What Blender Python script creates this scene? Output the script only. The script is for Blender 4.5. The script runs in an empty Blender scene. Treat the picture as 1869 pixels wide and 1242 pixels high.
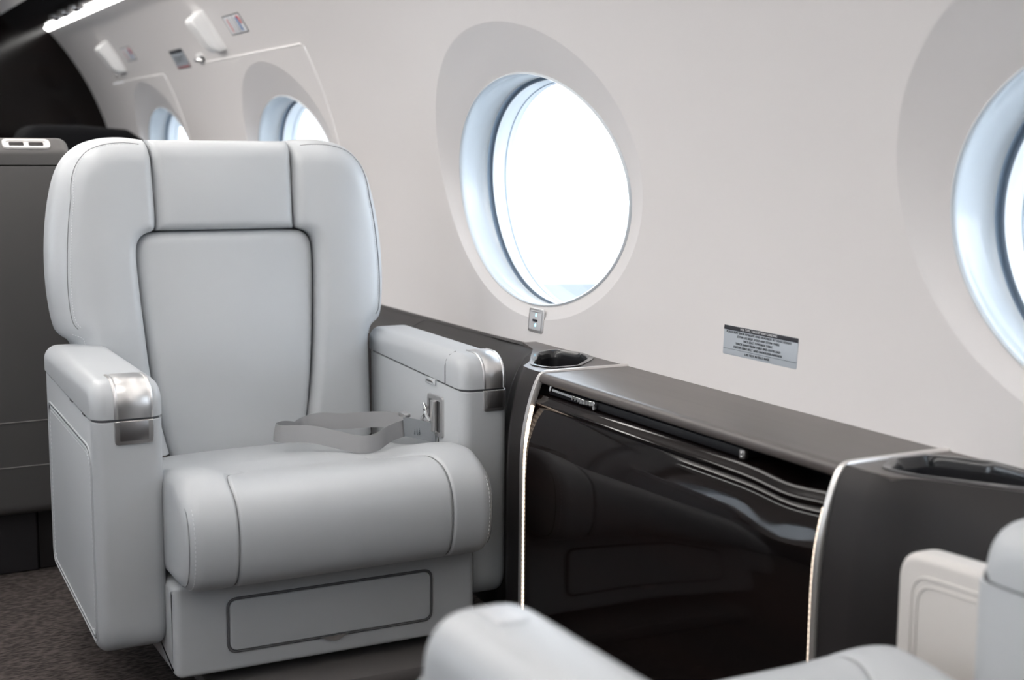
import bpy, bmesh, math, random
import numpy as np
from mathutils import Vector, Matrix
random.seed(3)
PI = math.pi
scn = bpy.context.scene
COL = scn.collection

# ------------------------------------------------------------------ materials
def new_mat(name):
    m = bpy.data.materials.new(name); m.use_nodes = True
    return m, m.node_tree.nodes, m.node_tree.links, m.node_tree.nodes['Principled BSDF']

def mat(name, col, rough=.5, metal=0., spec=.5, bump=None, coat=0., var=None, coat_rough=.03, mottle=None):
    m, n, l, b = new_mat(name)
    b.inputs['Base Color'].default_value = (*col, 1)
    b.inputs['Roughness'].default_value = rough
    b.inputs['Metallic'].default_value = metal
    b.inputs['Specular IOR Level'].default_value = spec
    b.inputs['Coat Weight'].default_value = coat
    b.inputs['Coat Roughness'].default_value = coat_rough
    tc = n.new('ShaderNodeTexCoord')
    if bump:
        sc, st, dist = bump
        t = n.new('ShaderNodeTexNoise'); t.inputs['Scale'].default_value = sc
        t.inputs['Detail'].default_value = 6
        l.new(tc.outputs['Object'], t.inputs['Vector'])
        bp = n.new('ShaderNodeBump'); bp.inputs['Strength'].default_value = st
        bp.inputs['Distance'].default_value = dist
        l.new(t.outputs['Fac'], bp.inputs['Height']); l.new(bp.outputs['Normal'], b.inputs['Normal'])
    if var:
        sc, c2 = var
        t = n.new('ShaderNodeTexNoise'); t.inputs['Scale'].default_value = sc
        t.inputs['Detail'].default_value = 4
        mp = n.new('ShaderNodeMapping')
        if mottle: mp.inputs['Scale'].default_value = mottle
        l.new(tc.outputs['Object'], mp.inputs['Vector']); l.new(mp.outputs['Vector'], t.inputs['Vector'])
        r = n.new('ShaderNodeValToRGB')
        r.color_ramp.elements[0].color = (*col, 1); r.color_ramp.elements[1].color = (*c2, 1)
        r.color_ramp.elements[0].position = .35; r.color_ramp.elements[1].position = .65
        l.new(t.outputs['Fac'], r.inputs['Fac']); l.new(r.outputs['Color'], b.inputs['Base Color'])
    return m

def emit(name, col, st):
    m, n, l, b = new_mat(name)
    b.inputs['Base Color'].default_value = (*col, 1)
    b.inputs['Emission Color'].default_value = (*col, 1)
    b.inputs['Emission Strength'].default_value = st
    return m

M = {}
M['leather'] = mat('grey_leather', (.492, .510, .525), .38, bump=(420, .10, .0006), var=(2.5, (.474, .492, .507)))
M['leather_shade'] = mat('shaded_grey_leather', (.085, .081, .079), .5, bump=(420, .1, .0006))  # grey leather of the rear seat, its shade darkened into the colour
M['beige'] = mat('beige_leather', (.64, .61, .58), .5, bump=(420, .08, .0005))
M['seam'] = mat('seam_dark', (.10, .10, .105), .7)
M['seam_soft'] = mat('seam_grey', (.22, .225, .23), .6)
M['thread'] = mat('thread_light', (.72, .73, .74), .6)
M['wall'] = mat('wall_panel_paint', (.70, .675, .665), .55, bump=(700, .05, .0004))
M['panel_edge'] = mat('panel_edge_white', (.82, .80, .785), .45)
M['ceil'] = mat('ceiling_panel', (.80, .78, .765), .6)
M['reveal'] = mat('window_reveal', (.60, .645, .68), .22, coat=.4)
M['shade'] = mat('window_shade_track', (.30, .37, .45), .3)
M['paneframe'] = mat('pane_ring', (.84, .88, .91), .25)
M['dark'] = mat('charcoal_leather', (.022, .020, .022), .42, bump=(420, .10, .0006))
M['ledge'] = mat('brown_leather', (.016, .0135, .0135), .50, spec=.35, bump=(420, .10, .0006))
M['gloss'] = mat('gloss_dark_veneer', (.0040, .003, .003), .06, spec=.20, var=(3, (.007, .004, .0035)), mottle=(1, .3, 6))
M['satin'] = mat('satin_brown_top', (.085, .073, .068), .34, var=(4, (.097, .084, .078)), mottle=(14, .6, 1))
M['black'] = mat('gloss_black_plastic', (.012, .013, .015), .22, coat=.5)
M['slot'] = mat('slot_dark', (.007, .007, .009), .5, spec=.25)
M['metal'] = mat('brushed_metal', (.66, .65, .645), .33, metal=1.)
M['metal_dark'] = mat('dark_metal', (.33, .32, .32), .36, metal=1.)
M['silver'] = mat('silver_trim', (.78, .76, .74), .32, metal=.9)
M['chrome'] = mat('chrome', (.85, .85, .85), .08, metal=1.)
M['web'] = mat('belt_webbing', (.29, .29, .295), .5, bump=(900, .3, .0008))
M['label'] = mat('belt_label', (.26, .275, .29), .7)
M['print'] = mat('label_print', (.10, .12, .14), .7)
M['plastic'] = mat('white_plastic', (.86, .85, .84), .35)
M['switch'] = mat('switch_grey', (.56, .56, .57), .35)
M['plac'] = mat('placard_silver', (.44, .48, .52), .45, metal=.2)
M['ink'] = mat('placard_ink', (.014, .015, .022), .5)
M['white_ink'] = mat('white_ink', (.75, .76, .78), .5)
M['blue'] = mat('blue_ink', (.02, .16, .42), .5)
M['red'] = mat('red_ink', (.5, .06, .05), .5)
M['white_bezel'] = mat('bezel_white', (.72, .70, .68), .4)
M['veneer'] = mat('bulkhead_veneer', (.004, .003, .003), .10, spec=.2, var=(2, (.006, .004, .0035)), mottle=(1, 1, 5))
M['wing'] = mat('wing_paint', (.125, .155, .18), .5)
M['snow'] = mat('apron_white', (.86, .86, .86), .8)
M['shaded_bead'] = mat('shaded_bead', (.17, .16, .155), .5)  # rear seat bead, toned to go with the shaded leather
M['dark_cloth'] = mat('dark_cloth', (.0025, .0025, .0035), .8, spec=.15)
M['plinth'] = mat('plinth_grey', (.13, .12, .115), .6)
M['led_blue'] = emit('switch_led', (.35, .75, 1.), 1.3)
M['strip'] = emit('ceiling_strip_light', (1., .985, .96), 7.5)

# carpet
def carpet():
    m, n, l, b = new_mat('carpet')
    tc = n.new('ShaderNodeTexCoord')
    w = n.new('ShaderNodeTexNoise'); w.inputs['Scale'].default_value = 220; w.inputs['Detail'].default_value = 5
    mp = n.new('ShaderNodeMapping'); mp.inputs['Scale'].default_value = (.35, 1, 1)
    l.new(tc.outputs['Object'], mp.inputs['Vector']); l.new(mp.outputs['Vector'], w.inputs['Vector'])
    v = n.new('ShaderNodeTexVoronoi'); v.inputs['Scale'].default_value = 150
    l.new(mp.outputs['Vector'], v.inputs['Vector'])
    mx = n.new('ShaderNodeMath'); mx.operation = 'MULTIPLY'
    l.new(w.outputs['Fac'], mx.inputs[0]); l.new(v.outputs['Distance'], mx.inputs[1])
    r = n.new('ShaderNodeValToRGB')
    r.color_ramp.elements[0].position = .05; r.color_ramp.elements[1].position = .42
    r.color_ramp.elements[0].color = (.026, .022, .020, 1); r.color_ramp.elements[1].color = (.105, .088, .082, 1)
    l.new(mx.outputs[0], r.inputs['Fac']); l.new(r.outputs['Color'], b.inputs['Base Color'])
    b.inputs['Roughness'].default_value = .95; b.inputs['Specular IOR Level'].default_value = .1
    bp = n.new('ShaderNodeBump'); bp.inputs['Strength'].default_value = .8; bp.inputs['Distance'].default_value = .004
    l.new(mx.outputs[0], bp.inputs['Height']); l.new(bp.outputs['Normal'], b.inputs['Normal'])
    return m
M['carpet'] = carpet()

# dotted LED strip: beads of light along z
def led():
    m, n, l, b = new_mat('led_strip')
    tc = n.new('ShaderNodeTexCoord')
    w = n.new('ShaderNodeTexWave'); w.bands_direction = 'Z'; w.inputs['Scale'].default_value = 33
    l.new(tc.outputs['Object'], w.inputs['Vector'])
    r = n.new('ShaderNodeMapRange'); r.inputs['To Min'].default_value = .55; r.inputs['To Max'].default_value = 1.7
    l.new(w.outputs['Fac'], r.inputs['Value'])
    b.inputs['Base Color'].default_value = (.9, .8, .7, 1)
    b.inputs['Emission Color'].default_value = (1., .80, .62, 1)
    l.new(r.outputs['Result'], b.inputs['Emission Strength'])
    return m
M['led'] = led()

def glass():
    m = bpy.data.materials.new('cabin_glass'); m.use_nodes = True
    n = m.node_tree.nodes; l = m.node_tree.links; n.clear()
    o = n.new('ShaderNodeOutputMaterial'); t = n.new('ShaderNodeBsdfTransparent'); g = n.new('ShaderNodeBsdfGlossy')
    g.inputs['Roughness'].default_value = .02
    t.inputs['Color'].default_value = (.97, .985, 1, 1)
    mx = n.new('ShaderNodeMixShader'); mx.inputs[0].default_value = .06
    l.new(t.outputs[0], mx.inputs[1]); l.new(g.outputs[0], mx.inputs[2]); l.new(mx.outputs[0], o.inputs[0])
    return m
M['glass'] = glass()

# ------------------------------------------------------------------ object helpers
def finish(name, me, m, parent=None, loc=(0, 0, 0), smooth=40):
    me.materials.append(M[m] if isinstance(m, str) else m)
    if smooth:
        me.polygons.foreach_set('use_smooth', [True] * len(me.polygons))
        me.set_sharp_from_angle(angle=math.radians(smooth))
    o = bpy.data.objects.new(name, me); COL.objects.link(o)
    if parent is not None:
        o.parent = parent
        o.matrix_parent_inverse = Matrix.Identity(4)
        if parent.type == 'EMPTY' or True:
            # parts are modelled in world coordinates; keep them there
            p = parent; off = Vector((0, 0, 0))
            while p is not None:
                off += p.location; p = p.parent
            o.location = Vector(loc) - off
    else:
        o.location = loc
    return o

def from_bm(name, bm, m, parent=None, smooth=40, recalc=True):
    if recalc: bmesh.ops.recalc_face_normals(bm, faces=bm.faces)
    me = bpy.data.meshes.new(name); bm.to_mesh(me); bm.free()
    return finish(name, me, m, parent, smooth=smooth)

def tag(o, label=None, cat=None, group=None, kind=None):
    if label: o['label'] = label
    if cat: o['category'] = cat
    if group: o['group'] = group
    if kind: o['kind'] = kind
    return o

def thing(name, label, cat, loc=(0, 0, 0), group=None):
    o = bpy.data.objects.new(name, None); COL.objects.link(o); o.location = loc
    o.empty_display_size = .1
    return tag(o, label, cat, group)

def add_grid(bm, P, cu=False, cv=False):
    P = np.asarray(P, float); n, m = P.shape[:2]
    vs = [[bm.verts.new(P[i, j]) for j in range(m)] for i in range(n)]
    for i in range(n if cu else n - 1):
        for j in range(m if cv else m - 1):
            a, b, c, d = vs[i][j], vs[(i + 1) % n][j], vs[(i + 1) % n][(j + 1) % m], vs[i][(j + 1) % m]
            try: bm.faces.new((a, b, c, d))
            except ValueError: pass
    return vs

def grid(name, P, m, parent=None, cu=False, cv=False, smooth=40, weld=True):
    bm = bmesh.new(); add_grid(bm, P, cu, cv)
    if weld: bmesh.ops.remove_doubles(bm, verts=bm.verts, dist=1e-5)
    return from_bm(name, bm, m, parent, smooth)

def add_tube(bm, path, r, n=8, closed=False, flat=None):
    path = [Vector(p) for p in path]; N = len(path)
    rings = []; up = None
    for i, p in enumerate(path):
        a = path[(i - 1) % N] if (closed or i > 0) else p
        b = path[(i + 1) % N] if (closed or i < N - 1) else p
        t = (b - a)
        if t.length < 1e-9: t = Vector((0, 0, 1))
        t.normalize()
        if up is None:
            up = Vector((0, 0, 1)) if abs(t.z) < .9 else Vector((1, 0, 0))
        s = t.cross(up)
        if s.length < 1e-6: s = t.orthogonal()
        s.normalize(); up = s.cross(t).normalized()
        rr = r if not callable(r) else r(i / (N - 1))
        rings.append([p + s * math.cos(2 * PI * k / n) * rr + up * math.sin(2 * PI * k / n) * rr for k in range(n)])
    vs = [[bm.verts.new(q) for q in ring] for ring in rings]
    for i in range(N if closed else N - 1):
        for k in range(n):
            bm.faces.new((vs[i][k], vs[i][(k + 1) % n], vs[(i + 1) % N][(k + 1) % n], vs[(i + 1) % N][k]))
    if not closed:
        bm.faces.new(vs[0][::-1]); bm.faces.new(vs[-1])

def tube(name, path, r, m, parent=None, n=8, closed=False):
    bm = bmesh.new(); add_tube(bm, path, r, n, closed)
    return from_bm(name, bm, m, parent)

def add_box(bm, lo, hi, bevel=0., seg=2, mtx=None):
    lo = Vector(lo); hi = Vector(hi); c = (lo + hi) / 2; s = hi - lo
    r = bmesh.ops.create_cube(bm, size=1)
    vs = r['verts']
    for v in vs: v.co = Vector((v.co.x * s.x, v.co.y * s.y, v.co.z * s.z)) + c
    if bevel > 0:
        es = list({e for v in vs for e in v.link_edges})
        rr = bmesh.ops.bevel(bm, geom=es, offset=bevel, segments=seg, affect='EDGES', profile=.5)
        vs = list({v for v in rr['verts']} | {v for v in vs if v.is_valid})
    if mtx is not None:
        for v in vs: v.co = mtx @ v.co

def box(name, lo, hi, m, parent=None, bevel=0., seg=3, mtx=None):
    bm = bmesh.new(); add_box(bm, lo, hi, bevel, seg, mtx)
    return from_bm(name, bm, m, parent)

def rpoly(pts, rad, seg=6):
    """closed polygon with rounded corners (2D)"""
    out = []; n = len(pts)
    for i, p in enumerate(pts):
        p = Vector(p); a = Vector(pts[i - 1]); b = Vector(pts[(i + 1) % n])
        r = rad[i] if isinstance(rad, (list, tuple)) else rad
        if r <= 0: out.append((p.x, p.y)); continue
        u = (a - p).normalized(); v = (b - p).normalized()
        ang = u.angle(v); d = r / math.tan(ang / 2)
        R_ = rad if isinstance(rad, (list, tuple)) else [rad] * n
        la, lb = (a - p).length, (b - p).length          # share each edge with the neighbouring corner
        d = min(d, la * .96 * r / (r + R_[i - 1] + 1e-9), lb * .96 * r / (r + R_[(i + 1) % n] + 1e-9))
        p0 = p + u * d; p1 = p + v * d
        for k in range(seg + 1):
            t = k / seg
            q = p0 * (1 - t) ** 2 + p * 2 * t * (1 - t) + p1 * t * t
            out.append((q.x, q.y))
    return out

def resample(pts, n, closed=False):
    P = np.array(pts, float)
    if closed: P = np.vstack([P, P[:1]])
    d = np.r_[0, np.cumsum(np.linalg.norm(np.diff(P, axis=0), axis=1))]
    t = np.linspace(0, d[-1], n + 1)[:-1] if closed else np.linspace(0, d[-1], n)
    return np.array([np.interp(t, d, P[:, k]) for k in range(P.shape[1])]).T

def smooth_line(pts, n=60, it=3):
    P = np.array(pts, float)
    for _ in range(it):
        Q = [P[0]]
        for a, b in zip(P[:-1], P[1:]):
            Q += [a * .75 + b * .25, a * .25 + b * .75]
        Q.append(P[-1]); P = np.array(Q)
    return resample(P, n)

def inflate(S, lo, hi, r, wt=None, K=7):
    """side polygon S [(a,b)] extruded between lo and hi with round-overs of radius r*wt; returns bmesh, x = extrusion axis, (y,z) = S"""
    S = np.array(S, float); n = len(S)
    area = sum(S[i][0] * S[(i + 1) % n][1] - S[(i + 1) % n][0] * S[i][1] for i in range(n))
    nrm = []
    for i in range(n):
        t = S[(i + 1) % n] - S[i - 1]; t = t / (np.linalg.norm(t) + 1e-12)
        q = np.array([t[1], -t[0]])
        nrm.append(q if area > 0 else -q)
    nrm = np.array(nrm); wt = np.ones(n) if wt is None else np.array(wt, float)
    bm = bmesh.new(); rings = []
    def ring(x, inset):
        Q = S - nrm * (inset * wt)[:, None]
        return [(x, q[0], q[1]) for q in Q]
    rings = []
    for k in range(K + 1):
        a = (1 - k / K) * PI / 2          # pi/2 .. 0
        rings.append(ring(lo + r * (1 - math.sin(a)), r * (1 - math.cos(a))))
    rings2 = []
    for k in range(K + 1):
        a = (k / K) * PI / 2
        rings2.append(ring(hi - r * (1 - math.sin(a)), r * (1 - math.cos(a))))
    allr = rings + rings2
    vs = [[bm.verts.new(p) for p in rg] for rg in allr]
    for i in range(len(vs) - 1):
        for j in range(n):
            bm.faces.new((vs[i][j], vs[i][(j + 1) % n], vs[i + 1][(j + 1) % n], vs[i + 1][j]))
    bm.faces.new(vs[0]); bm.faces.new(vs[-1][::-1])
    bmesh.ops.remove_doubles(bm, verts=bm.verts, dist=1e-6)
    return bm

def offset_corners(pts, dist):
    """move each edge i (pts[i] -> pts[i+1]) inwards by dist[i] and return the new corners"""
    P = [Vector(p) for p in pts]; n = len(P)
    area = sum(P[i].x * P[(i + 1) % n].y - P[(i + 1) % n].x * P[i].y for i in range(n)); sg = 1 if area > 0 else -1
    ln = []
    for i in range(n):
        t = (P[(i + 1) % n] - P[i]).normalized(); nn = Vector((-t.y, t.x)) * sg
        ln.append((P[i] + nn * dist[i], t))
    out = []
    for i in range(n):
        (p, u), (q, v) = ln[i - 1], ln[i]
        den = u.x * v.y - u.y * v.x; k = ((q.x - p.x) * v.y - (q.y - p.y) * v.x) / den
        out.append((p.x + u.x * k, p.y + u.y * k))
    return out

def round_prism(pts, rad, lo, hi, r, ew=None, seg=8, K=8, axis='x'):
    """prism of a rounded side polygon whose two rims are rolled over with radius r; ew = share per edge"""
    n = len(pts); ew = ew or [1] * n
    layers = []
    for k in range(K + 1):
        a = (1 - k / K) * PI / 2; layers.append((r * (1 - math.sin(PI / 2 - a)), r * (1 - math.sin(a))))
    # layers: (inset, distance from the end plane), from inset r at the end plane to inset 0
    bm = bmesh.new(); rings = []
    def ring(x, d):
        q = offset_corners(pts, [d * w for w in ew])
        rr = [max(.0015, rad[i] - d * min(ew[i - 1], ew[i])) for i in range(n)]
        return [(x, u, v) for u, v in rpoly(q, rr, seg)]
    for ins, dd in layers: rings.append(ring(lo + dd, ins))
    for ins, dd in layers[::-1]: rings.append(ring(hi - dd, ins))
    vs = [[bm.verts.new(p) for p in rg] for rg in rings]; m_ = len(vs[0])
    for i in range(len(vs) - 1):
        for j in range(m_): bm.faces.new((vs[i][j], vs[i][(j + 1) % m_], vs[i + 1][(j + 1) % m_], vs[i + 1][j]))
    bm.faces.new(vs[0]); bm.faces.new(vs[-1][::-1])
    return bm

def stitches(name, path, m='thread', parent=None, step=.0065, ln=.0038, r=.0009, nrm=None):
    """dashes of thread along a path"""
    P = np.array(path, float)
    d = np.r_[0, np.cumsum(np.linalg.norm(np.diff(P, axis=0), axis=1))]
    bm = bmesh.new(); t = 0
    while t + ln < d[-1]:
        a = Vector([np.interp(t, d, P[:, k]) for k in range(3)])
        b = Vector([np.interp(t + ln, d, P[:, k]) for k in range(3)])
        add_tube(bm, [a, b], r, 4); t += step
    return from_bm(name, bm, m, parent)

def text_mesh(name, s, size, m, parent, mtx, xscale=1.):
    cu = bpy.data.curves.new('tmp_text', 'FONT'); cu.body = s; cu.size = size
    cu.align_x = 'CENTER'; cu.align_y = 'CENTER'; cu.extrude = .0002; cu.resolution_u = 2
    cu.space_character = 1.05
    o = bpy.data.objects.new('tmp_text', cu); COL.objects.link(o)
    dg = bpy.context.evaluated_depsgraph_get(); dg.update()
    me = bpy.data.meshes.new_from_object(o.evaluated_get(dg))
    bpy.data.objects.remove(o); bpy.data.curves.remove(cu)
    me.transform(Matrix.Diagonal((xscale, 1, 1, 1))); me.transform(mtx)
    me.materials.clear()
    return finish(name, me, m, parent, smooth=None)

# ------------------------------------------------------------------ cabin wall geometry
X0, Z0, RW = .2826, .8194, 1.3487
YW = [y * 1.0175 for y in (1.166, 2.953, 4.746, 6.540)]
DOY = {i: .03 - y * .0172 for i, y in enumerate(YW)}          # window centres along the cabin
SC = RW * math.asin((1.0142 - Z0) / RW)    # arc coordinate of the window centre line
WA, WB = .4345, .283
S_LO, S_HI = -.235, 1.000

def W(y, s, off=0., mir=False):
    """point on the curved side wall; off > 0 is towards the cabin"""
    th = s / RW
    x = X0 + (RW - off) * math.cos(th); z = Z0 + (RW - off) * math.sin(th)
    if mir: x = 2 * X0 - x
    return (x, y, z)
def s_of_z(z): return RW * math.asin((z - Z0) / RW)

NA = 144
def angles(corners=None):
    A = [2 * PI * k / NA for k in range(NA)]
    if corners:
        for c in corners:
            c = c % (2 * PI); k = min(range(NA), key=lambda i: abs(((A[i] - c + PI) % (2 * PI)) - PI)); A[k] = c
    return A
def rect_pt(phi, y0, y1, s0, s1, yc, sc):
    c, s = math.cos(phi), math.sin(phi); t = 1e9
    if c > 1e-9: t = min(t, (y1 - yc) / c)
    if c < -1e-9: t = min(t, (y0 - yc) / c)
    if s > 1e-9: t = min(t, (s1 - sc) / s)
    if s < -1e-9: t = min(t, (s0 - sc) / s)
    return yc + c * t, sc + s * t
def ell_pt(phi, a, b, yc, sc, oy=0, os=0):
    """point of the ellipse (centre offset oy,os) on the ray phi from yc,sc"""
    c, s = math.cos(phi), math.sin(phi)
    # |(t c - oy)/a|^2+|(t s-os)/b|^2=1
    A = c * c / a / a + s * s / b / b; B = -2 * (c * oy / a / a + s * os / b / b); Cc = oy * oy / a / a + os * os / b / b - 1
    t = (-B + math.sqrt(B * B - 4 * A * Cc)) / (2 * A)
    return yc + c * t, sc + s * t
def rim_off(phi): return -(.030 + .016 * math.sin(phi))

def wall_cell(bm, yc, y0, y1, mir=False, panel=None):
    oy = .03 - max(0, yc) * .0172
    rc = [math.atan2(s - SC, y - yc) for y in (y0, y1) for s in (S_LO, S_HI)]
    A = angles(rc); rings = []
    def R(f): rings.append([f(p) for p in A])
    inner = []
    if panel is None:
        for t in (0, .12, .3, .5, .7, .85, .94, .98, 1., 1.02):
            def f(p, t=t):
                a = ell_pt(p, WA, WB, yc, SC); b = ell_pt(p, .51, .37, yc, SC, oy, .055)
                tt = min(t, 1.02)
                y = a[0] + (b[0] - a[0]) * tt; s = a[1] + (b[1] - a[1]) * tt
                k = max(0., 1 - tt); k = k - .012 * math.exp(-((1 - tt) / .03) ** 2) if tt < 1 else 0
                return W(y, s, rim_off(p) * max(k, 0), mir)
            R(f)
        for t in [.02] + [q / 14 for q in range(1, 15)]:
            def f(p, t=t):
                b = ell_pt(p, .51 + .0024, .37 + .002, yc, SC, oy, .055); c = rect_pt(p, y0, y1, S_LO, S_HI, yc, SC)
                return W(b[0] + (c[0] - b[0]) * t, b[1] + (c[1] - b[1]) * t, 0, mir)
            R(f)
    else:
        py0, py1, ps0, ps1 = panel
        for t in [q / 12 for q in range(13)]:
            def f(p, t=t):
                b = rect_pt(p, py0, py1, ps0, ps1, yc, SC); c = rect_pt(p, y0, y1, S_LO, S_HI, yc, SC)
                return W(b[0] + (c[0] - b[0]) * t, b[1] + (c[1] - b[1]) * t, 0, mir)
            R(f)
    vs = [[bm.verts.new(q) for q in rg] for rg in rings]
    for i in range(len(vs) - 1):
        for k in range(NA):
            bm.faces.new((vs[i][k], vs[i][(k + 1) % NA], vs[i + 1][(k + 1) % NA], vs[i + 1][k]))

Y_BACK, Y_FRONT = -1.5, 7.80
edges = [(-1.5, .26), (.26, 2.06), (2.06, 3.85), (3.85, 5.64), (5.64, 7.80)]
PANELS = {2: (4.25, 5.44, S_LO + .02, s_of_z(1.447)), 3: (6.11, 7.20, S_LO + .02, s_of_z(1.433))}
def build_wall(name, mir):
    bm = bmesh.new()
    YC = [-.62] + YW
    for i, yc in enumerate(YC):
        wall_cell(bm, yc, edges[i][0], edges[i][1], mir, None if (mir or i < 3) else PANELS[i - 1])
    for y0, y1 in edges[:-1]:                       # lap strips behind the panel joints
        add_grid(bm, [[W(y, s_, -.004, mir) for s_ in np.linspace(S_LO, S_HI, 60)] for y in (y1 - .03, y1 + .03)])
    bmesh.ops.remove_doubles(bm, verts=bm.verts, dist=1e-4)
    return tag(from_bm(name, bm, 'wall', smooth=30), kind='structure')
build_wall('wall_right', False)
build_wall('wall_left', True)

# removable emergency exit panels around the two far windows
for idx, (i, p) in enumerate(PANELS.items()):
    yc = YW[i]; py0, py1, ps0, ps1 = p
    rc = [math.atan2(s - SC, y - yc) for y in (py0, py1) for s in (ps0, ps1)]
    A = angles(rc); rings = []
    for t in (0, .12, .3, .5, .7, .85, .95, 1., 1.02):
        rg = []
        for ph in A:
            a = ell_pt(ph, WA, WB, yc, SC); b = ell_pt(ph, .49, .37, yc, SC, -.06, .055)
            c = rect_pt(ph, py0, py1, ps0, ps1, yc, SC)
            if math.hypot(b[0] - yc, b[1] - SC) > .96 * math.hypot(c[0] - yc, c[1] - SC):
                b = (yc + (c[0] - yc) * .96, SC + (c[1] - SC) * .96)
            y = a[0] + (b[0] - a[0]) * t; s = a[1] + (b[1] - a[1]) * t
            rg.append(W(y, s, .004 + (rim_off(ph) - .004) * max(0, 1 - t)))
        rings.append(rg)
    for t, off in ((.25, .004), (.5, .004), (.75, .004), (.97, .004), (.992, .0036), (1.0, .001), (1.0, -.01)):
        rg = []
        for ph in A:
            b = ell_pt(ph, .49, .37, yc, SC, -.06, .055); c = rect_pt(ph, py0 + .003, py1 - .003, ps0, ps1 - .003, yc, SC)
            if math.hypot(b[0] - yc, b[1] - SC) > .96 * math.hypot(c[0] - yc, c[1] - SC):
                b = (yc + (c[0] - yc) * .96, SC + (c[1] - SC) * .96)
            rg.append(W(b[0] + (c[0] - b[0]) * t, b[1] + (c[1] - b[1]) * t, off))
        rings.append(rg)
    d = grid('door_%d' % (idx + 1), np.array(rings), 'wall', cv=True, smooth=30)
    tag(d, kind='structure')
    # pale edge bead along the top and the near side
    path = [W(y, ps1, .002) for y in np.linspace(py1 - .03 - .25 * idx, py0 + .02, 14)]
    path += [W(py0, s, .0015) for s in np.linspace(ps1 - .02, S_LO + .1, 24)]
    tube('top_edge', path[:14], .0042, 'panel_edge', d, n=6)
    tube('side_edge', path[13:], .0013, 'panel_edge', d, n=6)

# windows ------------------------------------------------------------------
REVEAL = [(1.004, -.001), (1.0, .004), (.992, .0055), (.984, .003), (.982, -.004), (.986, -.012), (.990, -.024), (.990, -.036), (.985, -.048),
          (.974, -.059), (.962, -.066), (.953, -.0685), (.948, -.069)]
def ringpts(k, depth, yc, mir=False, dk=0):
    out = []
    for j in range(NA):
        ph = 2 * PI * j / NA
        y = yc + WA * k * math.cos(ph); s = SC + WB * k * math.sin(ph) + .25 * min(0, depth)
        phr = math.atan2(WB * math.sin(ph), WA * math.cos(ph))
        out.append(W(y, s, depth + rim_off(phr), mir))
    return out
def window(num, yc, mir=False):
    w = grid('window_%d' % num, np.array([ringpts(k, d, yc, mir) for k, d in REVEAL]), 'reveal', cv=True, smooth=60)
    tag(w, kind='structure')
    grid('shade_track', np.array([ringpts(k, d, yc, mir) for k, d in
         ((.948, -.0688), (.956, -.073), (.958, -.088), (.940, -.090), (.932, -.088), (.929, -.084))]), 'shade', w, cv=True, smooth=60)
    grid('pane_ring', np.array([ringpts(k, d, yc, mir) for k, d in
         ((.930, -.0835), (.929, -.081), (.925, -.081), (.922, -.088), (.918, -.100), (.916, -.114), (.912, -.118), (.910, -.134), (.95, -.136))]), 'paneframe', w, cv=True, smooth=60)
    tube('pane_seal', ringpts(.914, -.116, yc, mir), .0016, 'shade', w, n=5, closed=True)
    for nm, k, d in (('inner_pane', .926, -.085), ('outer_pane', .914, -.124)):
        bm = bmesh.new()
        for dd in (0, -.003):
            ring = [bm.verts.new(p) for p in ringpts(k, d + dd, yc, mir)]
            c = bm.verts.new(W(yc, SC + .20 * d, d + dd - .030, mir))
            mid = [bm.verts.new(Vector(p.co) * .5 + Vector(c.co) * .5) for p in ring]
            for j in range(NA):
                jj = (j + 1) % NA
                bm.faces.new((ring[j], ring[jj], mid[jj], mid[j])); bm.faces.new((mid[j], mid[jj], c))
        from_bm(nm, bm, 'glass', w)
    return w
for i, y in enumerate([YW[1], YW[0], YW[2], YW[3], -.62]): window(i + 1, y)
for i, y in enumerate([-.62] + YW): window(i + 6, y, True)

# shell --------------------------------------------------------------------
def struct(o): return tag(o, kind='structure')
struct(box('floor', (-1.35, Y_BACK - .1, -.06), (1.75, Y_FRONT + .1, 0), 'carpet'))
xt, yt_, zt = W(0, S_HI)
cp = [(1.037, 1.800), (1.02, 1.835), (.98, 1.862), (.85, 1.895), (.6, 1.93), (.2826, 1.94)]
cp = cp + [(2 * X0 - a, b) for a, b in cp[::-1][1:]]
struct(grid('ceiling', np.array([[(a, y, b) for a, b in cp] for y in (Y_BACK, 2., 5., Y_FRONT)]), 'ceil', smooth=60))
struct(box('wall_front', (-1.4, Y_FRONT, -.05), (1.8, Y_FRONT + .06, 2.1), 'veneer'))
struct(box('wall_back', (-1.4, Y_BACK - .06, -.05), (1.8, Y_BACK, 2.1), 'veneer'))
struct(box('trim_1', (1.60, Y_BACK, 0), (1.64, Y_FRONT, .60), 'wall'))
struct(box('trim_2', (2 * X0 - 1.64, Y_BACK, 0), (2 * X0 - 1.60, Y_FRONT, .60), 'dark'))
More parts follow.
